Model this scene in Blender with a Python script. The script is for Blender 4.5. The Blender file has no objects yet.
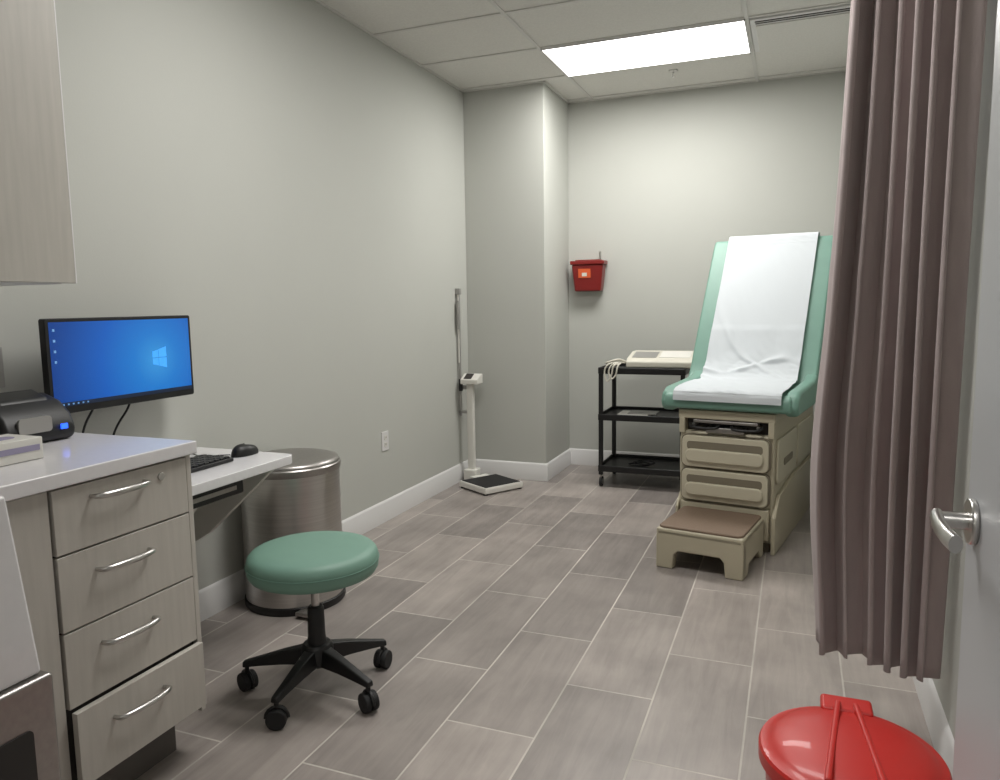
import bpy, bmesh, math, random
from mathutils import Vector, Matrix, noise
random.seed(3)
S=bpy.context.scene
try:
    S.view_settings.view_transform='Standard'; S.view_settings.look='None'
    S.view_settings.exposure=0.0
except Exception: pass
COL=bpy.context.collection

# ---------------------------------------------------------------- materials
def lin(c):
    return tuple(((v/255)/12.92 if v/255<=.04045 else ((v/255+.055)/1.055)**2.4) for v in c)+(1,)
def mat(name,rgb,rough=.5,metal=0,spec=.5,noise_amt=0,nscale=(20,20,20),bump=0,bscale=60,emit=0,coat=0,sheen=0):
    m=bpy.data.materials.new(name); m.use_nodes=True
    nt=m.node_tree; N=nt.nodes; L=nt.links; b=N['Principled BSDF']
    c=lin(rgb); b.inputs['Base Color'].default_value=c
    b.inputs['Roughness'].default_value=rough; b.inputs['Metallic'].default_value=metal
    b.inputs['Specular IOR Level'].default_value=spec
    b.inputs['Coat Weight'].default_value=coat
    b.inputs['Sheen Weight'].default_value=sheen
    if emit:
        b.inputs['Emission Color'].default_value=c; b.inputs['Emission Strength'].default_value=emit
    tc=N.new('ShaderNodeTexCoord')
    if noise_amt:
        mp=N.new('ShaderNodeMapping'); mp.inputs['Scale'].default_value=nscale
        L.new(tc.outputs['Object'],mp.inputs['Vector'])
        nz=N.new('ShaderNodeTexNoise'); nz.inputs['Scale'].default_value=1; nz.inputs['Detail'].default_value=5
        L.new(mp.outputs[0],nz.inputs['Vector'])
        mr=N.new('ShaderNodeMapRange'); mr.inputs[1].default_value=.3; mr.inputs[2].default_value=.7
        mr.inputs[3].default_value=1-noise_amt; mr.inputs[4].default_value=1+noise_amt
        L.new(nz.outputs[0],mr.inputs[0])
        hs=N.new('ShaderNodeHueSaturation'); hs.inputs['Color'].default_value=c
        L.new(mr.outputs[0],hs.inputs['Value']); L.new(hs.outputs[0],b.inputs['Base Color'])
    if bump:
        n2=N.new('ShaderNodeTexNoise'); n2.inputs['Scale'].default_value=bscale; n2.inputs['Detail'].default_value=4
        L.new(tc.outputs['Object'],n2.inputs['Vector'])
        bp=N.new('ShaderNodeBump'); bp.inputs['Strength'].default_value=bump; bp.inputs['Distance'].default_value=.002
        L.new(n2.outputs[0],bp.inputs['Height']); L.new(bp.outputs[0],b.inputs['Normal'])
    return m
M={}
M['wall']=mat('wall_paint',(186,187,181),.75,spec=.3,noise_amt=.015,nscale=(1.5,1.5,1.5),bump=.15,bscale=150)
M['trim']=mat('trim_white',(214,213,212),.45)
M['lam']=mat('laminate_greige',(188,183,175),.5,noise_amt=.05,nscale=(60,60,5),bump=.05,bscale=100)
M['lam_up']=mat('laminate_upper',(174,170,162),.5,noise_amt=.05,nscale=(60,60,5))
M['counter']=mat('counter_white',(222,220,221),.25,noise_amt=.02,nscale=(40,40,40),coat=.2)
M['gap']=mat('shadow_gap_dark',(52,48,46),.8)
M['kick']=mat('toe_kick',(96,92,88),.6)
M['nickel']=mat('brushed_nickel',(200,198,195),.28,metal=1)
M['steel']=mat('brushed_steel',(196,193,190),.33,metal=1,noise_amt=.08,nscale=(3,3,200))
M['steel_d']=mat('steel_satin',(165,161,158),.36,metal=1,noise_amt=.06,nscale=(80,80,80))
M['black']=mat('black_plastic',(18,18,19),.45)
M['blackm']=mat('black_metal',(14,14,15),.4)
M['rub']=mat('rubber_black',(24,24,25),.7)
M['green']=mat('vinyl_green',(112,150,136),.45,noise_amt=.03,nscale=(10,10,10),bump=.15,bscale=220)
M['green_t']=mat('vinyl_mint',(114,150,135),.5,noise_amt=.02,nscale=(10,10,10),bump=.1,bscale=220)
M['beige']=mat('enamel_beige',(182,174,152),.42)
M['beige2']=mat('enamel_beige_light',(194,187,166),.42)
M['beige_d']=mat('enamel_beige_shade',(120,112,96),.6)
M['brown']=mat('step_tread_brown',(120,101,85),.7,bump=.5,bscale=120,noise_amt=.04,nscale=(60,60,60))
M['paper']=mat('exam_paper',(203,208,212),.8,spec=.2)
M['white']=mat('plastic_white',(215,213,206),.45)
M['offw']=mat('plastic_cream',(205,201,188),.45)
M['red']=mat('plastic_red',(190,38,32),.42,coat=.15,noise_amt=.03,nscale=(8,8,8))
M['redd']=mat('sharps_red',(122,26,24),.35)
M['orange']=mat('label_orange',(214,92,48),.5)
M['door']=mat('door_paint',(186,187,190),.4)
M['blue']=mat('led_blue',(40,90,255),.4,emit=2)
M['purple']=mat('box_print_purple',(150,144,170),.6)
M['icon']=mat('icon_light',(110,160,215),.5,emit=.35)
M['wht_e']=mat('window_glow',(60,150,225),.5,emit=.75)
M['task']=mat('taskbar_dark',(10,26,50),.5,emit=.6)
M['track']=mat('track_aluminium',(200,200,200),.35,metal=.8)
M['rodgrey']=mat('rod_grey',(165,163,160),.4,metal=.5)

# floor
def floor_mat():
    m=bpy.data.materials.new('floor_wood_tile'); m.use_nodes=True
    nt=m.node_tree; N=nt.nodes; L=nt.links; b=N['Principled BSDF']
    tc=N.new('ShaderNodeTexCoord'); sp=N.new('ShaderNodeSeparateXYZ'); L.new(tc.outputs['Object'],sp.inputs[0])
    a1=N.new('ShaderNodeMath'); a1.inputs[1].default_value=-2.03+7; L.new(sp.outputs['Y'],a1.inputs[0])
    a2=N.new('ShaderNodeMath'); a2.inputs[1].default_value=.11+9; L.new(sp.outputs['X'],a2.inputs[0])
    cb=N.new('ShaderNodeCombineXYZ'); L.new(a1.outputs[0],cb.inputs[0]); L.new(a2.outputs[0],cb.inputs[1])
    br=N.new('ShaderNodeTexBrick'); L.new(cb.outputs[0],br.inputs['Vector'])
    br.offset=.5; br.offset_frequency=2; br.squash=1
    br.inputs['Scale'].default_value=1; br.inputs['Brick Width'].default_value=.70; br.inputs['Row Height'].default_value=.30
    br.inputs['Mortar Size'].default_value=.0032; br.inputs['Mortar Smooth'].default_value=.1; br.inputs['Bias'].default_value=0
    br.inputs['Color1'].default_value=lin((165,156,150)); br.inputs['Color2'].default_value=lin((132,125,121)); br.inputs['Mortar'].default_value=lin((192,186,178))
    mp=N.new('ShaderNodeMapping'); mp.inputs['Scale'].default_value=(20,2.0,1); L.new(tc.outputs['Object'],mp.inputs['Vector'])
    ad=N.new('ShaderNodeVectorMath'); ad.operation='ADD'
    sc=N.new('ShaderNodeVectorMath'); sc.operation='SCALE'; sc.inputs['Scale'].default_value=60
    L.new(br.outputs['Color'],sc.inputs[0]); L.new(mp.outputs[0],ad.inputs[0]); L.new(sc.outputs[0],ad.inputs[1])
    nz=N.new('ShaderNodeTexNoise'); nz.inputs['Scale'].default_value=1; nz.inputs['Detail'].default_value=7; nz.inputs['Roughness'].default_value=.65; nz.inputs['Distortion'].default_value=.7
    L.new(ad.outputs[0],nz.inputs['Vector'])
    n3=N.new('ShaderNodeTexNoise'); n3.inputs['Scale'].default_value=3.5; n3.inputs['Detail'].default_value=4; L.new(tc.outputs['Object'],n3.inputs['Vector'])
    av=N.new('ShaderNodeMath'); av.operation='ADD'; L.new(nz.outputs[0],av.inputs[0]); L.new(n3.outputs[0],av.inputs[1])
    mr=N.new('ShaderNodeMapRange'); mr.inputs[1].default_value=.7; mr.inputs[2].default_value=1.3; mr.inputs[3].default_value=.76; mr.inputs[4].default_value=1.2
    L.new(av.outputs[0],mr.inputs[0])
    hs=N.new('ShaderNodeHueSaturation'); L.new(br.outputs['Color'],hs.inputs['Color']); L.new(mr.outputs[0],hs.inputs['Value'])
    L.new(hs.outputs[0],b.inputs['Base Color'])
    rr=N.new('ShaderNodeMapRange'); rr.inputs[3].default_value=.36; rr.inputs[4].default_value=.75; L.new(br.outputs['Fac'],rr.inputs[0]); L.new(rr.outputs[0],b.inputs['Roughness'])
    bp=N.new('ShaderNodeBump'); bp.invert=True; bp.inputs['Strength'].default_value=.5; bp.inputs['Distance'].default_value=.002
    L.new(br.outputs['Fac'],bp.inputs['Height']); L.new(bp.outputs[0],b.inputs['Normal'])
    return m
M['floor']=floor_mat()
M['ceil']=mat('ceiling_tile',(218,216,211),.9,spec=.1,noise_amt=.04,nscale=(90,90,90),bump=.6,bscale=180)
M['tee']=mat('ceiling_tee',(206,204,200),.5)
def screen_mat():
    m=bpy.data.materials.new('monitor_wallpaper'); m.use_nodes=True
    nt=m.node_tree; N=nt.nodes; L=nt.links; b=N['Principled BSDF']
    tc=N.new('ShaderNodeTexCoord')
    vm=N.new('ShaderNodeVectorMath'); vm.operation='DISTANCE'; vm.inputs[1].default_value=(0,.13,-.01)
    L.new(tc.outputs['Object'],vm.inputs[0])
    cr=N.new('ShaderNodeValToRGB'); e=cr.color_ramp.elements
    e[0].position=0; e[0].color=lin((60,160,232)); e[1].position=.42; e[1].color=lin((12,66,145))
    x=e.new(.10); x.color=lin((28,128,215)); x=e.new(.24); x.color=lin((18,98,195))
    L.new(vm.outputs['Value'],cr.inputs[0])
    b.inputs['Base Color'].default_value=(0.005,.005,.008,1); b.inputs['Roughness'].default_value=.25
    L.new(cr.outputs[0],b.inputs['Emission Color']); b.inputs['Emission Strength'].default_value=.85
    return m
M['screen']=screen_mat()
M['curtain']=mat('curtain_fabric',(174,161,160),.9,spec=.15,sheen=.2,noise_amt=.05,nscale=(30,30,6),bump=.3,bscale=300)
M['lampE']=mat('lamp_diffuser',(255,253,250),.5,emit=6)

# ---------------------------------------------------------------- geometry helpers
class Grp:
    def __init__(s,name,loc=(0,0,0),rz=0,world=True):
        s.e=bpy.data.objects.new(name,None); s.e.location=loc; s.e.rotation_euler=(0,0,rz); s.e.empty_display_size=.1
        COL.objects.link(s.e); s.loc=Vector(loc); s.world=world
        s.off=Vector(loc) if world else Vector((0,0,0))
def mk(g,name,verts,faces,m,smooth=False,bev=0,seg=2,solid=0,sub=0,ang=35):
    me=bpy.data.meshes.new(name)
    off=g.off if g else Vector((0,0,0))
    me.from_pydata([Vector(v)-off for v in verts],[],faces); me.update()
    bm=bmesh.new(); bm.from_mesh(me); bmesh.ops.recalc_face_normals(bm,faces=bm.faces); bm.to_mesh(me); bm.free()
    o=bpy.data.objects.new(name,me); COL.objects.link(o)
    if g: o.parent=g.e
    me.materials.append(M[m] if isinstance(m,str) else m)
    if bev:
        b=o.modifiers.new('bevel','BEVEL'); b.width=bev; b.segments=seg; b.limit_method='ANGLE'; b.angle_limit=math.radians(ang)
    if solid:
        b=o.modifiers.new('solid','SOLIDIFY'); b.thickness=solid; b.offset=0
    if sub:
        b=o.modifiers.new('sub','SUBSURF'); b.levels=sub; b.render_levels=sub
    if smooth or bev:
        for p in me.polygons: p.use_smooth=True
        try:
            me.set_sharp_from_angle(angle=math.radians(ang))
        except Exception: pass
        if bev:
            w=o.modifiers.new('wn','WEIGHTED_NORMAL'); w.keep_sharp=False
            for e in me.edges: e.use_edge_sharp=False
    return o
def box(g,name,x0,x1,y0,y1,z0,z1,m,bev=.002,seg=2):
    v=[(x,y,z) for x in (x0,x1) for y in (y0,y1) for z in (z0,z1)]
    f=[(0,1,3,2),(4,6,7,5),(0,4,5,1),(2,3,7,6),(0,2,6,4),(1,5,7,3)]
    return mk(g,name,v,f,m,bev=bev,seg=seg)
def frame(d):
    d=d.normalized(); a=Vector((0,0,1)) if abs(d.z)<.9 else Vector((1,0,0))
    u=d.cross(a).normalized(); return u,d.cross(u).normalized()
def cyl(g,name,p0,p1,r0,m,r1=None,n=32,bev=0):
    p0=Vector(p0);p1=Vector(p1); r1=r0 if r1 is None else r1
    u,w=frame(p1-p0); v=[]
    for p,r in((p0,r0),(p1,r1)):
        for i in range(n):
            a=2*math.pi*i/n; v.append(p+u*math.cos(a)*r+w*math.sin(a)*r)
    f=[(i,(i+1)%n,n+(i+1)%n,n+i) for i in range(n)]+[tuple(range(n)),tuple(range(n,2*n))]
    return mk(g,name,v,f,m,smooth=True,bev=bev)
def lathe(g,name,prof,c,m,n=64,ang=40):
    v=[];f=[];c=Vector(c)
    for r,z in prof:
        for i in range(n):
            a=2*math.pi*i/n; v.append(c+Vector((r*math.cos(a),r*math.sin(a),z)))
    k=len(prof)
    for j in range(k-1):
        for i in range(n):
            f.append((j*n+i,j*n+(i+1)%n,(j+1)*n+(i+1)%n,(j+1)*n+i))
    f.append(tuple(range(n))); f.append(tuple(range((k-1)*n,k*n)))
    return mk(g,name,v,f,m,smooth=True,ang=ang)
def spline(pts,k=8):
    P=[Vector(p) for p in pts]; P=[P[0]*2-P[1]]+P+[P[-1]*2-P[-2]]; out=[]
    for i in range(1,len(P)-2):
        for j in range(k):
            t=j/k; a,b,c,d=P[i-1:i+3]
            out.append(.5*((2*b)+(c-a)*t+(2*a-5*b+4*c-d)*t*t+(3*b-a-3*c+d)*t**3))
    out.append(P[-2]); return out
def tube(g,name,pts,r,m,n=12,smooth=True,k=8,ry=None):
    P=spline(pts,k) if smooth else [Vector(p) for p in pts]
    v=[];f=[];u=None
    for i,p in enumerate(P):
        d=(P[min(i+1,len(P)-1)]-P[max(i-1,0)]).normalized()
        if u is None: u,w=frame(d)
        else:
            u=(u-d*u.dot(d)).normalized()
        w=d.cross(u)
        rr=r(i/(len(P)-1)) if callable(r) else r
        for j in range(n):
            a=2*math.pi*j/n; v.append(p+u*math.cos(a)*rr+w*math.sin(a)*(rr if ry is None else ry))
    for i in range(len(P)-1):
        for j in range(n):
            f.append((i*n+j,i*n+(j+1)%n,(i+1)*n+(j+1)%n,(i+1)*n+j))
    f.append(tuple(range(n))); f.append(tuple(range((len(P)-1)*n,len(P)*n)))
    return mk(g,name,v,f,m,smooth=True,ang=60)
def prism(g,name,poly,axis,a0,a1,m,bev=0,seg=2,ang=35):
    def P(p,a):
        return {0:(a,p[0],p[1]),1:(p[0],a,p[1]),2:(p[0],p[1],a)}[axis]
    n=len(poly); v=[P(p,a0) for p in poly]+[P(p,a1) for p in poly]
    f=[(i,(i+1)%n,n+(i+1)%n,n+i) for i in range(n)]+[tuple(range(n)),tuple(range(n,2*n))]
    return mk(g,name,v,f,m,bev=bev,seg=seg,ang=ang,smooth=True)
def rr(x0,x1,y0,y1,r,n=6):
    out=[]
    for cx,cy,a in((x1-r,y1-r,0),(x0+r,y1-r,90),(x0+r,y0+r,180),(x1-r,y0+r,270)):
        for i in range(n+1):
            t=math.radians(a+90*i/n); out.append((cx+r*math.cos(t),cy+r*math.sin(t)))
    return out

# ---------------------------------------------------------------- room shell
XL,XR,YB,Y1,XC,H=-2.339,.435,5.864,5.235,-1.713,2.884
FY0,FY1=.25,.37
box(None,'floor',-2.6,1.6,-1.7,6.0,-.1,0,'floor',bev=0)
box(None,'ceiling',-2.6,1.6,-1.7,6.0,H+.012,H+.11,'ceil',bev=0)
box(None,'wall_left',XL-.12,XL,FY0,YB+.12,0,H+.01,'wall',bev=0)
box(None,'wall_back',XL,XR+.12,YB,YB+.12,0,H+.01,'wall',bev=0)
box(None,'wall_right',XR,XR+.12,FY0,YB,0,H+.01,'wall',bev=0)
box(None,'wall_column',XL,XC,Y1,YB,0,H+.01,'wall',bev=.004)
box(None,'wall_front_west',XL,-.80,FY0,FY1,0,H+.01,'wall',bev=0)
box(None,'wall_front_east',.31,XR,FY0,FY1,0,H+.01,'wall',bev=0)
box(None,'wall_front_header',-.80,.31,FY0,FY1,2.16,H+.01,'wall',bev=0)
box(None,'wall_corridor_back',-2.5,1.6,-1.7,-1.6,0,H+.01,'wall',bev=0)
box(None,'wall_corridor_west',-2.6,-2.5,-1.7,.25,0,H+.01,'wall',bev=0)
box(None,'wall_corridor_east',1.5,1.6,-1.7,.25,0,H+.01,'wall',bev=0)
box(None,'wall_corridor_north',XR,1.5,FY0,FY1,0,H+.01,'wall',bev=0)
box(None,'trim_1',-.80,-.76,FY0-.01,FY1+.01,0,2.16,'trim')
box(None,'trim_2',.29,.33,FY0-.01,FY1+.01,0,2.16,'trim')
box(None,'trim_3',-.76,.29,FY0-.01,FY1+.01,2.12,2.16,'trim')
bp=[(0,0),(.016,0),(.016,.098),(.012,.106),(.012,.118),(.006,.128),(0,.132)]
def bb(name,axis,a0,a1,w,sgn):
    prism(None,name,[(w+sgn*p[0],p[1]) for p in bp],axis,a0,a1,'trim')
bb('baseboard_left',1,1.68,Y1,XL,1)
bb('baseboard_right',1,.38,YB,XR,-1)
bb('baseboard_back',0,XC,XR,YB,-1)
bb('baseboard_column_front',0,XL,XC+.016,Y1,-1)
bb('baseboard_column_side',1,Y1-.0005,YB,XC-.0005,1)

# ceiling grid
g=Grp('ceiling_grid',(-.9,3,H),world=True)
gx=[-1.513+1.213*k for k in range(-1,2)]; gx=[x for x in gx if XL<x<XR]
gy=[4.556+.607*k for k in range(-7,3)]; gy=[y for y in gy if FY1<y<YB]
for i,x in enumerate(gx): box(g,'tee_y_%d'%i,x-.012,x+.012,FY1,YB,H+.005,H+.014,'tee',bev=.001)
for i,y in enumerate(gy): box(g,'tee_x_%d'%i,XL,XR,y-.012,y+.012,H+.0055,H+.0135,'tee',bev=.001)
box(g,'edge_left',XL,XL+.02,FY1,YB,H+.006,H+.013,'tee'); box(g,'edge_back',XC,XR,YB-.02,YB,H+.006,H+.013,'tee')
box(g,'edge_right',XR-.02,XR,FY1,YB,H+.006,H+.013,'tee'); box(g,'edge_col',XL,XC+.02,Y1-.02,Y1,H+.006,H+.013,'tee'); box(g,'edge_col2',XC,XC+.02,Y1-.02,YB,H+.006,H+.013,'tee')
def troffer(x0,y0,power,name='ceiling_light_panel'):
    g=Grp(name,(x0+.6,y0+.3,H))
    x1,y1=x0+1.213,y0+.607
    a=.004
    box(g,'diffuser',x0+.014,x1-.014,y0+.014,y1-.014,H-.001,H+.006,'lampE',bev=0)
    box(g,'rail_1',x0+a,x1-a,y0+a,y0+.014,H-.003,H+.01,'trim'); box(g,'rail_2',x0+a,x1-a,y1-.014,y1-a,H-.003,H+.01,'trim')
    box(g,'rail_3',x0+a,x0+.014,y0+a,y1-a,H-.003,H+.01,'trim'); box(g,'rail_4',x1-.014,x1-a,y0+a,y1-a,H-.003,H+.01,'trim')
    l=bpy.data.lights.new(name+'_lamp','AREA'); l.shape='RECTANGLE'; l.size=1.15; l.size_y=.55; l.energy=power; l.color=(1,.983,.948)
    o=bpy.data.objects.new('lamp',l); COL.objects.link(o); o.parent=g.e; o.location=(0.0065,.0035,-.006)
troffer(-1.513,4.556,32)
troffer(-1.513,4.556-.607*4,26)
troffer(-.9,-1.0,23)
g=Grp('air_vent',(.05,4.85,H))
box(g,'plate',-.283,XR-.022,4.572,5.147,H-.004,H+.010,'trim',bev=.002)
box(g,'slot_1',-.255,XR-.05,4.600,4.640,H-.007,H-.003,'gap',bev=.001)
box(g,'blade',-.26,XR-.045,4.606,4.611,H-.010,H-.004,'trim',bev=.001)
box(g,'panel',-.255,XR-.05,4.665,5.125,H-.010,H-.003,'ceil',bev=.003)
g=Grp('fire_sprinkler',(-.82,5.36,H))
c=Vector((-.82,5.36,H+.012))
lathe(g,'escutcheon',[(.001,0),(.032,0),(.030,-.008),(.012,-.012),(.001,-.012)],c,'nickel',n=24)
cyl(g,'stem',c+Vector((0,0,-.01)),c+Vector((0,0,-.045)),.006,'nickel',n=12)
lathe(g,'deflector',[(.001,-.045),(.016,-.045),(.016,-.048),(.001,-.048)],c,'nickel',n=16)

# ---------------------------------------------------------------- drawer cabinet
def pull(g,name,y0,y1,z,x):
    ym=(y0+y1)/2
    tube(g,name,[(x-.002,y0,z),(x+.02,y0+.004,z),(x+.030,y0+.03,z),(x+.034,ym,z),(x+.030,y1-.03,z),(x+.02,y1-.004,z),(x-.002,y1,z)],lambda t:.0055+.003*math.sin(math.pi*t),'nickel',n=10)
g=Grp('drawer_cabinet',(-1.97,1.3,0))
FX=-1.64
box(g,'carcass',XL+.002,FX-.002,.80,1.621,.13,.912,'lam',bev=.002)
box(g,'toe_kick',XL+.002,FX-.07,.82,1.60,0,.13,'kick',bev=0)
box(g,'side_panel',XL+.002,FX+.019,1.621,1.639,.13,.912,'lam')
box(g,'filler',FX-.002,FX+.016,.90,1.195,.135,.907,'lam')
box(g,'shadow_back',FX-.001,FX+.004,1.19,1.625,.14,.909,'gap',bev=0)
zs=[(.745,.905),(.553,.740),(.358,.548),(.160,.352)]
for i,(a,b) in enumerate(zs):
    dx=.022 if i==3 else 0
    box(g,'drawer_front_%d'%(i+1),FX+.003+dx,FX+.021+dx,1.202,1.618,a,b,'lam',bev=.0015)
    if dx: box(g,'drawer_box',FX-.1,FX+.004+dx,1.22,1.60,a+.02,b-.025,'white')
    pull(g,'pull_%d'%(i+1),1.305,1.468,(a+b)/2+(.045 if i==0 else .035),FX+.021+dx)
cyl(g,'lock',(FX+.02,1.525,.870),(FX+.026,1.525,.870),.011,'nickel',n=20,bev=.001)
box(g,'countertop',XL+.001,-1.600,.78,1.647,.913,.950,'counter',bev=.004,seg=3)
# ---------------------------------------------------------------- desk
g=Grp('wall_desk',(-2.07,2.05,.74))
prism(g,'desktop',[(XL+.002,1.649),(-1.80,1.649),(-1.80,2.325),(-1.81,2.35),(-1.835,2.36),(XL+.002,2.36)],2,.725,.76,'counter',bev=.003)
box(g,'wall_cleat',XL+.002,XL+.03,1.65,2.35,.67,.725,'white')
prism(g,'bracket_near',[(XL+.003,.725),(-1.87,.725),(-1.87,.705),(-2.12,.42),(XL+.003,.30)],1,1.95,1.975,'white',bev=.002)
prism(g,'bracket_far',[(XL+.003,.725),(-1.87,.725),(-1.87,.705),(-2.20,.42),(XL+.003,.34)],1,2.30,2.325,'white',bev=.002)
box(g,'underdesk_unit',-2.10,-1.87,1.78,2.14,.655,.715,'black',bev=.006)
box(g,'underdesk_slot',-1.871,-1.868,1.82,2.10,.675,.690,'steel_d',bev=0)
g=Grp('keyboard',(-1.98,1.97,.76),rz=0)
kx,ky=-2.08,1.76
box(g,'base',kx,kx+.145,ky,ky+.41,.761,.776,'black',bev=.004)
for r in range(5):
    for k in range(15):
        x=kx+.007+r*.0265; y=ky+.01+k*.0263
        box(g,'key_%d_%d'%(r,k),x,x+.022,y,y+.022,.775,.782,'blackm',bev=.002,seg=1)
g=Grp('computer_mouse',(-2.0,2.285,.76))
v=[];f=[];n=24;rings=8
for j in range(rings+1):
    ph=j/rings*math.pi/2
    for i in range(n):
        a=2*math.pi*i/n
        v.append((-1.985+.038*math.cos(a)*math.cos(ph)**.6,2.288+.066*math.sin(a)*math.cos(ph)**.6,.761+.040*math.sin(ph)*(1-.12*math.sin(a))))
for j in range(rings):
    for i in range(n): f.append((j*n+i,j*n+(i+1)%n,(j+1)*n+(i+1)%n,(j+1)*n+i))
f.append(tuple(range(n)))
mk(g,'shell',v,f,'black',smooth=True,ang=80)
tube(g,'cable',[(-2.01,2.235,.768),(-2.12,2.2,.764),(-2.2,2.22,.764),(-2.28,2.15,.764)],.002,'black',n=6)

# ---------------------------------------------------------------- upper cabinet
g=Grp('upper_wall_cabinet',(-2.17,1.1,1.9))
box(g,'carcass',XL+.002,-2.02,.45,1.612,1.415,2.40,'lam_up',bev=.001)
box(g,'door_a',-2.018,-2.0,1.02,1.622,1.410,2.40,'lam_up',bev=.0015)
box(g,'edge_band',-2.019,-1.9995,1.6195,1.6235,1.410,2.40,'trim',bev=0)
box(g,'door_b',-2.018,-2.0,.45,1.016,1.410,2.40,'lam_up',bev=.0015)
box(g,'light_rail',XL+.01,-2.03,.46,1.60,1.408,1.416,'trim')

# ---------------------------------------------------------------- monitor
g=Grp('computer_monitor',(-2.2,1.95,1.16))
my0,my1,mz0,mz1=1.655,2.264,.995,1.305
prism(g,'housing',rr(my0,my1,mz0,mz1,.008,3),0,-2.225,-2.197,'black',bev=.003)
prism(g,'rear_bulge',rr(my0+.1,my1-.1,mz0+.05,mz1-.05,.02,3),0,-2.255,-2.222,'black',bev=.006)
box(g,'wall_arm',-2.337,-2.25,1.92,1.98,1.12,1.18,'black')
box(g,'wall_mount_plate',-2.338,-2.328,1.88,2.02,1.08,1.22,'black')
cy,cz=(my0+my1)/2,(mz0+mz1)/2+.006
w,h=(my1-my0)/2-.012,(mz1-mz0)/2-.018
me=bpy.data.meshes.new('screen'); me.from_pydata([(0,-w,-h),(0,w,-h),(0,w,h),(0,-w,h)],[],[(0,1,2,3)]); me.materials.append(M['screen'])
o=bpy.data.objects.new('screen',me); COL.objects.link(o); o.parent=g.e; o.location=Vector((-2.1962,cy,cz))-g.off
sx=-2.1955
box(g,'taskbar',sx-.0006,sx,cy-w,cy+w,cz-h,cz-h+.013,'task',bev=0)
for k in range(7): box(g,'task_icon_%d'%k,sx-.0003,sx+.0004,cy-w+.01+k*.018,cy-w+.016+k*.018,cz-h+.004,cz-h+.009,'icon',bev=0)
for k in range(4): box(g,'desk_icon_%d'%k,sx-.0006,sx,cy-w+.012,cy-w+.020,cz+h-.03-k*.034,cz+h-.022-k*.034,'icon',bev=0)
def quad(name,pts,m): mk(g,name,[(sx,p[0],p[1]) for p in pts],[(0,1,2,3)],m)
wy,wz=cy+.11,cz-.005
quad('pane_1',[(wy,wz+.002),(wy+.027,wz+.002),(wy+.027,wz+.030),(wy,wz+.024)],'wht_e')
quad('pane_2',[(wy+.029,wz+.002),(wy+.065,wz+.002),(wy+.065,wz+.040),(wy+.029,wz+.031)],'wht_e')
quad('pane_3',[(wy,wz-.001),(wy+.027,wz-.001),(wy+.027,wz-.029),(wy,wz-.023)],'wht_e')
quad('pane_4',[(wy+.029,wz-.001),(wy+.065,wz-.001),(wy+.065,wz-.039),(wy+.029,wz-.030)],'wht_e')
tube(g,'cable_1',[(-2.25,2.02,1.03),(-2.27,2.01,.97),(-2.29,1.97,.90),(-2.32,1.95,.80)],.004,'black',n=8)
tube(g,'cable_2',[(-2.25,1.88,1.03),(-2.27,1.86,.98),(-2.29,1.84,.92),(-2.32,1.83,.80)],.004,'black',n=8)

# ---------------------------------------------------------------- label printer + tissue box + wall plate
g=Grp('label_printer',(-2.12,1.49,.950))
prism(g,'body',[(-2.23,.951),(-2.00,.951),(-1.99,.985),(-2.01,1.03),(-2.05,1.065),(-2.11,1.085),(-2.18,1.07),(-2.22,1.03)],1,1.36,1.58,'black',bev=.018,seg=4)
prism(g,'hood',[(-2.21,1.02),(-2.04,1.03),(-2.06,1.075),(-2.12,1.097),(-2.18,1.085)],1,1.39,1.55,'blackm',bev=.014,seg=4)
prism(g,'window',rr(1.40,1.50,.985,1.03,.01,3),0,-2.0,-1.992,'rodgrey')
box(g,'led',-1.992,-1.987,1.525,1.545,.985,1.000,'blue',bev=0)
tube(g,'cord',[(-2.1,1.57,.965),(-2.06,1.61,.957),(-2.15,1.63,.956),(-2.28,1.60,.957)],.004,'black',n=8)
g=Grp('tissue_box',(-1.86,1.26,.950))
box(g,'carton',-1.93,-1.80,1.16,1.325,.951,1.008,'white',bev=.003)
box(g,'print_band',-1.801,-1.7985,1.17,1.315,.975,.99,'purple',bev=0)
prism(g,'opening',rr(-1.89,-1.84,1.19,1.29,.022,5),2,1.007,1.0092,'purple')
g=Grp('wall_control_plate',(-2.33,1.5,1.15))
box(g,'plate',XL,XL+.02,1.40,1.60,1.09,1.22,'rodgrey',bev=.004)
box(g,'bezel',XL+.018,XL+.024,1.42,1.58,1.11,1.20,'black',bev=.002)
g=Grp('electrical_outlet',(XL,3.945,.5))
prism(g,'plate',rr(3.905,3.985,.44,.56,.006,3),0,XL,XL+.006,'trim',bev=.002)
for z in(.478,.522):
    prism(g,'socket_%d'%(z*1000),rr(3.929,3.961,z-.015,z+.015,.008,4),0,XL+.005,XL+.009,'white',bev=.001)
    box(g,'slot_a%d'%(z*1000),XL+.0085,XL+.0095,3.937,3.939,z-.004,z+.008,'gap',bev=0)
    box(g,'slot_b%d'%(z*1000),XL+.0085,XL+.0095,3.950,3.952,z-.004,z+.008,'gap',bev=0)

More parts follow.
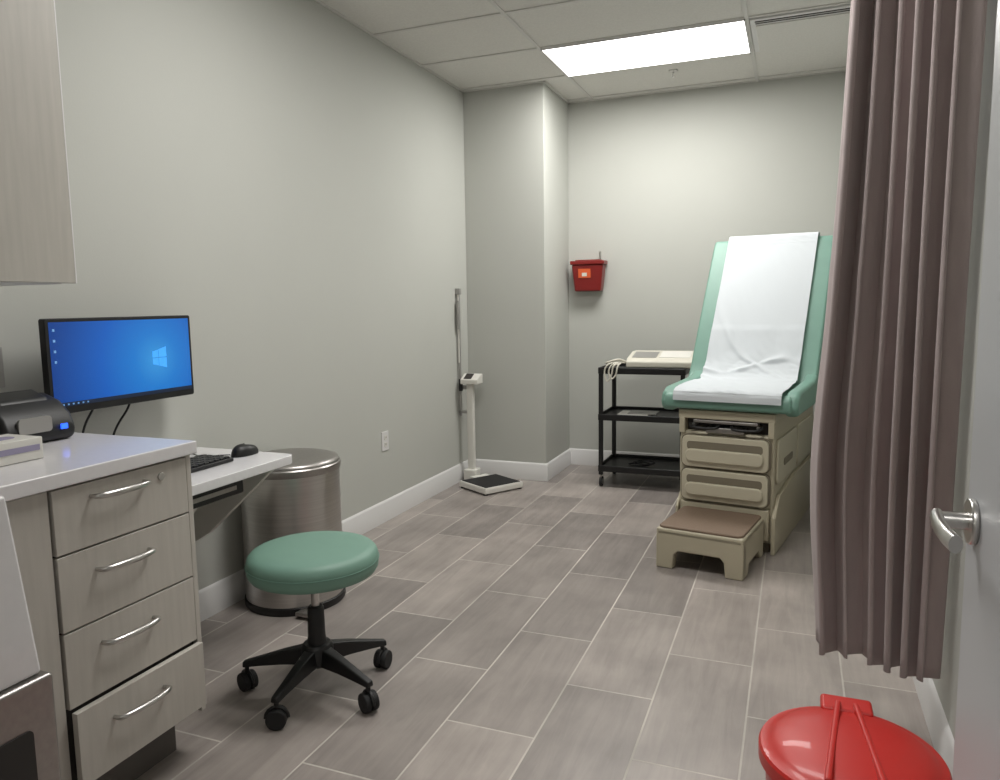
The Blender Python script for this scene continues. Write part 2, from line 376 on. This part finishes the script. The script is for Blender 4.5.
# ---------------------------------------------------------------- step trash can
g=Grp('step_trash_can',(-2.105,2.71,0))
c=(-2.105,2.715,0)
lathe(g,'base_ring',[(.001,0),(.220,0),(.224,.006),(.224,.032),(.215,.036),(.001,.036)],c,'black')
lathe(g,'body',[(.001,.036),(.218,.036),(.218,.605),(.001,.605)],c,'steel')
lathe(g,'rim',[(.001,.605),(.221,.605),(.224,.612),(.224,.634),(.219,.639),(.001,.639)],c,'steel_d')
lathe(g,'lid',[(.001,.673),(.06,.672),(.13,.669),(.185,.663),(.212,.655),(.219,.645),(.219,.639),(.001,.639)],c,'steel_d')
box(g,'pedal',-1.96,-1.87,2.51,2.58,.012,.03,'steel_d',bev=.006)

# ---------------------------------------------------------------- rolling stool
SC=Vector((-1.515,2.055,0))
g=Grp('rolling_stool',SC)
lathe(g,'seat_cushion',[(.001,.517),(.08,.517),(.15,.515),(.187,.511),(.206,.504),(.217,.492),(.221,.478),(.222,.471),(.221,.465),(.222,.459),(.220,.442),(.211,.427),(.195,.42),(.001,.42)],SC,'green_t',n=80,ang=70)
tube(g,'seam',[SC+Vector((.2225*math.cos(a*math.pi/24),.2225*math.sin(a*math.pi/24),.468)) for a in range(49)],.002,'green',n=6,smooth=False)
lathe(g,'seat_plate',[(.001,.42),(.12,.42),(.12,.411),(.001,.411)],SC,'blackm',n=32)
cyl(g,'gas_rod',SC+Vector((0,0,.26)),SC+Vector((0,0,.415)),.014,'nickel')
lathe(g,'column_cover',[(.001,.305),(.022,.305),(.028,.298),(.030,.20),(.034,.17),(.038,.16),(.038,.10),(.001,.10)],SC,'black',n=32)
lathe(g,'mount_boss',[(.001,.412),(.03,.412),(.03,.40),(.018,.395),(.001,.395)],SC,'blackm',n=24)
tube(g,'height_lever',[SC+Vector((.0,0,.402)),SC+Vector((-.06,.05,.402)),SC+Vector((-.12,.09,.40))],.005,'black',n=8)
lathe(g,'hub',[(.001,.175),(.045,.172),(.055,.16),(.055,.105),(.045,.095),(.001,.095)],SC,'black',n=32)
angs=[math.radians(a) for a in (-86,-15,58,130,201)]
for i,a in enumerate(angs):
    d=Vector((math.cos(a),math.sin(a),0)); p=Vector((-d.y,d.x,0))
    st=[(.03,.028,.10,.165),(.12,.022,.098,.145),(.20,.018,.092,.122),(.262,.015,.085,.105)]
    v=[];f=[]
    for r,w,z0,z1 in st:
        for s,z in((-1,z0),(1,z0),(.75,z1),(-.75,z1)): v.append(SC+d*r+p*w*s+Vector((0,0,z)))
    for k in range(3):
        for q in range(4): f.append((k*4+q,k*4+(q+1)%4,(k+1)*4+(q+1)%4,(k+1)*4+q))
    f+=[(0,1,2,3),(12,13,14,15)]
    mk(g,'leg_%d'%(i+1),v,f,'black',bev=.005,seg=2)
    e=SC+d*.25
    cyl(g,'caster_stem_%d'%(i+1),e+Vector((0,0,.05)),e+Vector((0,0,.095)),.008,'blackm',n=12)
    wd=Vector((math.cos(a+.9*i+.4),math.sin(a+.9*i+.4),0))
    for s in(-1,1):
        q=e+wd*s*.014+Vector((0,0,.033))
        cyl(g,'caster_wheel_%d_%d'%(i+1,s+1),q-wd*.011,q+wd*.011,.033,'rub',n=28,bev=.005)
    tube(g,'caster_hood_%d'%(i+1),[e+Vector((0,0,.033))+wd.cross(Vector((0,0,1)))*.036*math.cos(t*math.pi/8)+Vector((0,0,.036*math.sin(t*math.pi/8))) for t in range(9)],.006,'black',n=8,smooth=False)

# ---------------------------------------------------------------- physician scale
g=Grp('physician_scale',(-2.04,4.92,0))
sc=Vector((-2.025,4.895,0))
ux=Vector((.85,-.52,0)); uy=Vector((.52,.85,0))
def sp(a,b,z):
    p=sc+ux*a+uy*b; return (p.x,p.y,z)
def obox(name,a0,a1,b0,b1,z0,z1,m,bev=.003):
    v=[sp(a,b,z) for a in(a0,a1) for b in(b0,b1) for z in(z0,z1)]
    return mk(g,name,v,[(0,1,3,2),(4,6,7,5),(0,4,5,1),(2,3,7,6),(0,2,6,4),(1,5,7,3)],m,bev=bev)
obox('platform_base',-.165,.165,-.17,.17,.010,.046,'white',.005)
obox('platform_trim',-.163,.163,-.168,.168,.045,.052,'white',.003)
obox('platform_mat',-.150,.150,-.155,.155,.051,.056,'rub',.002)
for a in(-.14,.14):
    for b in(-.15,.15):
        p=sp(a,b,0); cyl(g,'foot_%d_%d'%(a*100,b*100),p,(p[0],p[1],.02),.018,'rub',n=16)
pc=Vector((-2.240,5.045,0))
def pbox(name,cx,cy,wx,wy,z0,z1,m,bev=.004): return box(g,name,cx-wx,cx+wx,cy-wy,cy+wy,z0,z1,m,bev)
pbox('column_foot',pc.x,pc.y,.05,.05,.012,.10,'white',.01)
obox('column_bridge',-.20,-.15,-.05,.10,.02,.06,'white',.006)
pbox('column',pc.x,pc.y,.026,.022,.09,.76,'white',.008)
for s in(-.05,.05): cyl(g,'transport_wheel_%d'%(s*100),(pc.x+s-.008,pc.y+.045,.024),(pc.x+s+.008,pc.y+.045,.024),.024,'rub',n=20)
hy0=pc.y-.065
prism(g,'display_head',[(hy0,.745),(hy0+.105,.745),(hy0+.105,.815),(hy0+.08,.82),(hy0,.78)],0,pc.x-.055,pc.x+.085,'white',bev=.006)
prism(g,'display_glass',[(hy0+.008,.7855),(hy0+.072,.8175),(hy0+.07,.819),(hy0+.006,.787)],0,pc.x-.03,pc.x+.03,'gap')
pbox('beam_knob',pc.x-.07,pc.y-.02,.012,.012,.69,.78,'black',.003)
box(g,'rod_outer',-2.330,-2.310,5.03,5.045,.50,1.40,'rodgrey',.003)
box(g,'rod_inner',-2.326,-2.314,5.025,5.03,.90,1.44,'white',.002)
box(g,'rod_cap',-2.336,-2.300,5.015,5.05,1.405,1.45,'rodgrey',.004)
box(g,'headpiece',-2.322,-2.304,5.000,5.026,1.15,1.36,'rodgrey',.003)
box(g,'rod_clamp',-2.334,pc.x,5.03,5.055,.70,.73,'rodgrey',.003)
box(g,'rod_clamp_low',-2.334,pc.x,5.03,5.055,.52,.54,'rodgrey',.003)

# ---------------------------------------------------------------- sharps container
g=Grp('sharps_container',(-1.54,5.80,1.55))
v=[]
for (x0,x1,y0,z) in((-1.635,-1.425,5.755,1.42),(-1.655,-1.402,5.735,1.63)):
    v+=[(x0,y0,z),(x1,y0,z),(x1,5.85,z),(x0,5.85,z)]
mk(g,'bin',v,[(0,1,2,3),(4,5,6,7)]+[(i,(i+1)%4,4+(i+1)%4,4+i) for i in range(4)],'redd',bev=.012,seg=3)
box(g,'lid_rim',-1.665,-1.392,5.725,5.855,1.628,1.658,'redd',bev=.006)
box(g,'lid_hood',-1.63,-1.43,5.755,5.85,1.656,1.667,'redd',bev=.003)
mk(g,'label',[(-1.60,5.7400,1.525),(-1.50,5.7400,1.525),(-1.50,5.7325,1.595),(-1.60,5.7325,1.595)],[(0,1,2,3)],'orange')
mk(g,'label_symbol',[(-1.57,5.7375,1.537),(-1.53,5.7375,1.537),(-1.53,5.7345,1.565),(-1.57,5.7345,1.565)],[(0,1,2,3)],'white')
box(g,'wall_bracket',-1.61,-1.43,5.85,5.863,1.42,1.66,'steel_d')
cyl(g,'key_lock',(-1.445,5.82,1.65),(-1.445,5.82,1.73),.009,'nickel',n=16)

# ---------------------------------------------------------------- AV cart
g=Grp('utility_cart',(-1.0,5.39,0))
cx0,cx1,cy0,cy1=-1.295,-.69,5.17,5.62
for i,(x,y) in enumerate(((cx0,cy0),(cx1-.03,cy0),(cx0,cy1-.03),(cx1-.03,cy1-.03))):
    prism(g,'post_%d'%i,[(x,y),(x+.03,y),(x+.03,y+.03),(x,y+.03)],2,.09,.865,'blackm',bev=.004)
    q=Vector((x+.015,y+.015,0))
    cyl(g,'caster_stem_%d'%i,q+Vector((0,0,.06)),q+Vector((0,0,.10)),.008,'steel_d',n=12)
    cyl(g,'caster_wheel_%d'%i,q+Vector((-.010,.012,.038)),q+Vector((.010,.012,.038)),.038,'rub',n=24,bev=.004)
    cyl(g,'caster_hub_%d'%i,q+Vector((-.012,.012,.038)),q+Vector((.012,.012,.038)),.022,'steel_d',n=16)
for i,z in enumerate((.125,.50,.835)):
    box(g,'shelf_%d'%i,cx0+.005,cx1-.005,cy0+.005,cy1-.005,z,z+.012,'blackm',bev=.003)
    for nm,a in(('f',(cx0,cx1,cy0-.004,cy0+.008)),('b',(cx0,cx1,cy1-.008,cy1+.004)),('l',(cx0-.004,cx0+.008,cy0,cy1)),('r',(cx1-.008,cx1+.004,cy0,cy1))):
        box(g,'lip_%d%s'%(i,nm),a[0],a[1],a[2],a[3],z-.01,z+.035,'blackm',bev=.004)
g=Grp('ekg_machine',(-.88,5.38,.885))
prism(g,'case',[(5.20,.872),(5.20,.912),(5.23,.935),(5.42,.972),(5.54,.972),(5.55,.872)],0,-1.105,-.645,'offw',bev=.008,seg=3)
prism(g,'keypad',[(5.245,.9394),(5.40,.9695),(5.40,.9715),(5.245,.9414)],0,-1.07,-.90,'rodgrey',bev=.0005)
prism(g,'paper_door',[(5.25,.9400),(5.41,.972),(5.41,.975),(5.25,.943)],0,-.88,-.67,'white',bev=.001)
for k in range(3):
    tube(g,'lead_%d'%k,[(-1.10,5.26+.03*k,.90),(-1.16,5.22+.02*k,.925-.01*k),(-1.235,5.20+.03*k,.905),(-1.26,5.28,.893),(-1.2,5.34-.02*k,.892),(-1.13,5.3,.895+.004*k)],.007,'offw',n=8)
for k in range(2):
    x=.03*k
    tube(g,'lead_drop_%d'%k,[(-1.12,5.24,.90),(-1.18+x,5.19,.905),(-1.225+x,5.150,.89),(-1.245+x,5.145,.84),(-1.225+x,5.145,.775+.02*k),(-1.195+x,5.145,.82),(-1.18+x,5.150,.885),(-1.14,5.20,.90)],.006,'offw',n=8)
g=Grp('paper_stack',(-1.05,5.3,.515))
box(g,'sheets',-1.17,-.95,5.21,5.42,.5135,.533,'white',bev=.001)
box(g,'booklet',-1.10,-.90,5.24,5.40,.533,.540,'rodgrey',bev=.001)
g=Grp('power_cord_bundle',(-.98,5.35,.137))
tube(g,'cord',[(-1.05+.07*math.cos(t*.8)+.004*t,5.32+.05*math.sin(t*.8),.145+.0015*t) for t in range(22)],.005,'rub',n=6)

# ---------------------------------------------------------------- exam table
T=Grp('exam_table',(-.33,4.07,0),rz=-math.radians(10),world=False)
g=T
BW=.25
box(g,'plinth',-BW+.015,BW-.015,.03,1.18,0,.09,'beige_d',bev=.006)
box(g,'cabinet_body',-BW,BW,.02,1.22,.05,.625,'beige',bev=.012,seg=3)
box(g,'top_frame',-BW-.005,BW+.005,.0,1.24,.695,.745,'beige',bev=.008)
box(g,'bay_side_l',-BW,-BW+.03,.0,1.2,.615,.70,'beige',bev=.004)
box(g,'bay_side_r',BW-.03,BW,.0,1.2,.615,.70,'beige',bev=.004)
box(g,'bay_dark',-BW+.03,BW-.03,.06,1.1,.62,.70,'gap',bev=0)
for s in(-1,1):
    tube(g,'stirrup_bar_%d'%(s+1),[(s*.17,.10,.665),(s*.17,.0,.665)],.010,'nickel',n=10,smooth=False)
    tube(g,'stirrup_loop_%d'%(s+1),[(s*.19,.005,.668),(s*.17,-.022,.655),(s*.10,-.026,.650),(s*.045,-.02,.655),(s*.03,.01,.668)],.008,'black',n=8)
box(g,'pan_front',-.10,.10,-.012,.06,.625,.655,'steel_d',bev=.004)
box(g,'pan_handle',-.17,.17,-.008,.03,.676,.692,'steel_d',bev=.003)
for i,(a,b) in enumerate(((.435,.605),(.250,.420))):
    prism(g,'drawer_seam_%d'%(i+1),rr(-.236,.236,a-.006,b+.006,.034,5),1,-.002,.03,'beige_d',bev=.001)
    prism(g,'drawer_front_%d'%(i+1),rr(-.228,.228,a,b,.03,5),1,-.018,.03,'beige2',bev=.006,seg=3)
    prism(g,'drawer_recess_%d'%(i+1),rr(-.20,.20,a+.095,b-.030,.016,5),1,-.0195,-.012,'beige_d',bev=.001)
    prism(g,'drawer_grip_%d'%(i+1),rr(-.205,.205,a+.03,a+.10,.03,5),1,-.036,-.012,'beige2',bev=.008,seg=3)
box(g,'lower_front',-.235,.235,-.004,.03,.07,.235,'beige',bev=.006)
for s in(-1,1):
    x0,x1=(BW-.002,BW+.014) if s>0 else (-BW-.014,-BW+.002)
    prism(g,'side_panel_a_%d'%(s+1),rr(.06,.58,.36,.60,.03,4),0,x0,x1,'beige2',bev=.006)
    prism(g,'side_panel_b_%d'%(s+1),rr(.62,1.16,.36,.60,.03,4),0,x0,x1,'beige2',bev=.006)
    prism(g,'side_skirt_%d'%(s+1),[(-.01,.0),(1.22,.0),(1.22,.33),(.5,.33),(.1,.30),(-.01,.20)],0,x0,x1+s*.006 if s>0 else x1,'beige',bev=.005)
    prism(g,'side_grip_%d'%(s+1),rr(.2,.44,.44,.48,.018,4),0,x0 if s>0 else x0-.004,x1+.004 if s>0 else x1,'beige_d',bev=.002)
sx0,sx1,sy0,sy1=-.215,.215,-.455,-.018
front=[(sx0,0),(sx0+.085,0),(sx0+.092,.075),(sx0+.112,.095),(sx1-.112,.095),(sx1-.092,.075),(sx1-.085,0),(sx1,0),(sx1,.175),(sx1-.015,.195),(sx0+.015,.195),(sx0,.175)]
prism(g,'step_front',front,1,sy0,sy0+.06,'beige',bev=.007)
for s in(-1,1):
    side=[(sy0+.01,0),(sy0+.10,0),(sy0+.13,.05),(sy1-.10,.05),(sy1-.06,0),(sy1,0),(sy1,.195),(sy0+.01,.195)]
    a=sx1-.03 if s>0 else sx0
    prism(g,'step_side_%d'%(s+1),side,0,a,a+.03,'beige',bev=.006)
box(g,'step_deck',sx0,sx1,sy0,sy1,.165,.205,'beige',bev=.012,seg=3)
prism(g,'step_tread',rr(sx0+.008,sx1-.008,sy0+.008,sy1-.01,.03,5),2,.200,.216,'brown',bev=.006,seg=3)
seatp=[(-.035,.752),(-.045,.79),(-.035,.825),(.0,.842),(.15,.845),(.44,.842),(.56,.842),(.60,.80),(.58,.752)]
prism(g,'seat_cushion',seatp,0,-.325,.335,'green',bev=.016,seg=4,ang=30)
backp=[(.50,.835),(.54,.852),(.585,.885),(.63,.95),(.75,1.150),(1.09,1.685),(1.125,1.725),(1.16,1.72),(1.175,1.69),(1.165,1.66),(.70,.93),(.62,.79)]
prism(g,'back_cushion',backp,0,-.385,.362,'green',bev=.018,seg=4,ang=30)
for s in(-1,1):
    a,b=(.298,.368) if s>0 else (-.350,-.27)
    pr=[(.0,.735),(-.03,.78),(-.01,.835),(.05,.862),(.30,.872),(.50,.882),(.56,.905),(.60,.90),(.60,.80),(.54,.735)]
    prism(g,'hip_bolster_%d'%(s+1),pr,0,a,b,'green',bev=.022,seg=4,ang=30)
for s in(-1,1):
    tube(g,'back_support_%d'%(s+1),[(s*.18,.98,1.36),(s*.18,1.12,.72)],.012,'nickel',n=10,smooth=False)
box(g,'paper_roll_tray',-.27,.27,1.10,1.2,1.60,1.62,'beige',bev=.004)
path=[(-.055,.80),(-.050,.835),(-.015,.856),(.10,.862),(.30,.864),(.44,.862),(.53,.880),(.595,.93),(.65,1.00),(.75,1.170),(.90,1.405),(1.05,1.638),(1.085,1.695),(1.115,1.738),(1.16,1.740),(1.19,1.70)]
pp=spline([(0,a,b) for a,b in path],12)
v=[];f=[];NX=60;n=len(pp)
for i,p in enumerate(pp):
    t=i/(n-1)
    d=(pp[min(i+1,n-1)]-pp[max(0,i-1)]).normalized(); nrm=Vector((0,-d.z,d.y))
    k=min(1,max(0,(t-.18)/.28)); k=k*k*(3-2*k)
    hw=.280-.006*k
    wr=.65 if .08<t<.60 else .22
    for j in range(NX+1):
        s=j/NX*2-1; x=.012-.024*k+hw*s
        q=abs(noise.noise(Vector((x*6,t*9,1.3))))*.014*wr+abs(noise.noise(Vector((x*16+t*9,t*26,5))))*.008*wr
        crease=.016*math.exp(-((t-.47-.05*math.sin(x*9))/.014)**2)*abs(math.sin(x*14+t*12))+.012*math.exp(-((t-.34+.05*math.sin(x*7+1))/.014)**2)*abs(math.sin(x*11+2))
        # sharp diagonal fold where back meets seat
        dgl=(x+.06)*.55+(t-.52)
        crease+=.014*math.exp(-(dgl/.012)**2)*math.exp(-((t-.52)/.10)**2)
        w=p+nrm*(.005+q+crease)
        v.append((x,w.y,w.z))
for i in range(n-1):
    for j in range(NX): f.append((i*(NX+1)+j,i*(NX+1)+j+1,(i+1)*(NX+1)+j+1,(i+1)*(NX+1)+j))
mk(g,'paper_cover',v,f,'paper',smooth=True,ang=50)

# ---------------------------------------------------------------- curtain
g=Grp('privacy_curtain',(.25,2.38,0))
v=[];f=[];NS=260;NZ=40;zb,zt=.245,2.80
def cpt(s,z):
    k=(z-zb)/(zt-zb)
    x0=.104+.045*max(0,(k-.45))/.55-.042*math.exp(-((z-.8)/.45)**2)
    A=Vector((x0,2.43)); B=Vector((.395,2.30-.16*k)); Cn=Vector((.30,2.38))
    p=(1-s)**2*A+2*s*(1-s)*Cn+s*s*B
    tg=(2*(1-s)*(Cn-A)+2*s*(B-Cn)).normalized(); nm=Vector((-tg.y,tg.x))
    ph=s*2*math.pi*6.0+.6*math.sin(s*9)+.3*noise.noise(Vector((s*4,z*.8,0)))*2+2.2
    amp=(.036+.012*math.sin(s*11+1))*(1.05-.2*k)
    w=math.sin(ph); w2=math.copysign(abs(w)**.85,w)
    q=p+nm*amp*w2+tg*.014*math.sin(2*ph)
    q.x=min(q.x,.428)
    return (q.x,q.y,z+ (.008*math.sin(ph*.5+1) if z<.3 else 0))
for i in range(NS+1):
    for j in range(NZ+1): v.append(cpt(i/NS,zb+(zt-zb)*j/NZ))
for i in range(NS):
    for j in range(NZ): f.append((i*(NZ+1)+j,i*(NZ+1)+j+1,(i+1)*(NZ+1)+j+1,(i+1)*(NZ+1)+j))
mk(g,'fabric',v,f,'curtain',smooth=True,solid=.0015,ang=180)
tube(g,'track',[(-1.2,2.44,H-.015),(-.3,2.44,H-.015),(.1,2.43,H-.015),(.30,2.34,H-.015),(.40,2.14,H-.015)],.010,'track',n=8)
for k in range(9):
    p=cpt(k/8,zt); cyl(g,'hook_%d'%k,(p[0],p[1],zt-.01),(p[0],p[1],H-.02),.002,'track',n=6)

# ---------------------------------------------------------------- door
g=Grp('door_1',(.27,.82,0))
DX=.247
box(g,'leaf',DX,DX+.044,.382,1.258,.012,2.11,'door',bev=.002)
hz=1.01; hy=1.205
for s,x in((-1,DX),(1,DX+.044)):
    cyl(g,'rose_%d'%(s+1),(x,hy,hz),(x+s*.010,hy,hz),.033,'nickel',n=40,bev=.003)
    cyl(g,'spindle_%d'%(s+1),(x,hy,hz),(x+s*.048,hy,hz),.012,'nickel',n=24)
    tube(g,'lever_%d'%(s+1),[(x+s*.046,hy+.014,hz),(x+s*.050,hy-.03,hz),(x+s*.050,hy-.08,hz),(x+s*.044,hy-.115,hz-.002)],.009,'nickel',n=12,ry=.013)
box(g,'latch_plate',DX+.010,DX+.034,1.2570,1.2595,hz-.03,hz+.03,'nickel',bev=.0005)
for i,z in enumerate((.25,1.05,1.85)): cyl(g,'hinge_%d'%i,(DX+.045,.382,z),(DX+.045,.382,z+.1),.006,'nickel',n=12)

# ---------------------------------------------------------------- red bin
bc=Vector((.135,1.635,0))
g=Grp('red_waste_bin',bc)
lathe(g,'body',[(.001,0),(.145,0),(.150,.008),(.172,.36),(.001,.36)],bc,'red')
lathe(g,'lid',[(.001,.408),(.05,.407),(.10,.402),(.145,.394),(.160,.386),(.168,.380),(.180,.378),(.184,.372),(.184,.345),(.178,.345),(.174,.36),(.001,.36)],bc,'red',ang=30)
box(g,'hinge_block',bc.x-.055,bc.x+.055,bc.y+.130,bc.y+.195,.375,.402,'red',bev=.008,seg=3)
prism(g,'ridge_a',[(bc.x-.025,bc.y+.15),(bc.x-.012,bc.y+.15),(bc.x-.045,bc.y-.165),(bc.x-.058,bc.y-.165)],2,.385,.412,'red',bev=.004)
prism(g,'ridge_b',[(bc.x+.012,bc.y+.15),(bc.x+.025,bc.y+.15),(bc.x+.058,bc.y-.165),(bc.x+.045,bc.y-.165)],2,.385,.412,'red',bev=.004)

# ---------------------------------------------------------------- pedestal bin near the door (left)
g=Grp('pedestal_towel_bin',(-1.42,.76,0))
box(g,'steel_body',-1.58,-1.26,.62,.91,0,.665,'steel_d',bev=.008)
box(g,'opening',-1.50,-1.33,.906,.912,.50,.60,'gap',bev=0)
prism(g,'opening_side',rr(.66,.86,.44,.58,.01,3),0,-1.262,-1.257,'gap',bev=0)
v=[]
for x0,x1,y0,y1,z in((-1.57,-1.275,.63,.90,.665),(-1.57,-1.315,.63,.89,1.0)):
    v+=[(x0,y0,z),(x1,y0,z),(x1,y1,z),(x0,y1,z)]
mk(g,'white_hood',v,[(0,1,2,3),(4,5,6,7)]+[(i,(i+1)%4,4+(i+1)%4,4+i) for i in range(4)],'counter',bev=.008,seg=3)

# ---------------------------------------------------------------- world + camera
w=bpy.data.worlds.new('world'); S.world=w; w.use_nodes=True
w.node_tree.nodes['Background'].inputs[0].default_value=(.5,.5,.5,1); w.node_tree.nodes['Background'].inputs[1].default_value=.05
yaw,pitch,roll=.378,.1147,-.0153
f=Vector((-math.sin(yaw)*math.cos(pitch),math.cos(yaw)*math.cos(pitch),-math.sin(pitch)))
r=Vector((math.cos(yaw),math.sin(yaw),0)); u=r.cross(f)
c,s=math.cos(roll),math.sin(roll); r2=c*r+s*u; u2=-s*r+c*u
cam=bpy.data.cameras.new('camera'); cam.sensor_width=36; cam.sensor_fit='HORIZONTAL'; cam.lens=743.1/1000*36; cam.clip_start=.02
co=bpy.data.objects.new('camera',cam); COL.objects.link(co)
co.matrix_world=Matrix(((r2.x,u2.x,-f.x,0),(r2.y,u2.y,-f.y,0),(r2.z,u2.z,-f.z,1.328),(0,0,0,1)))
S.camera=co
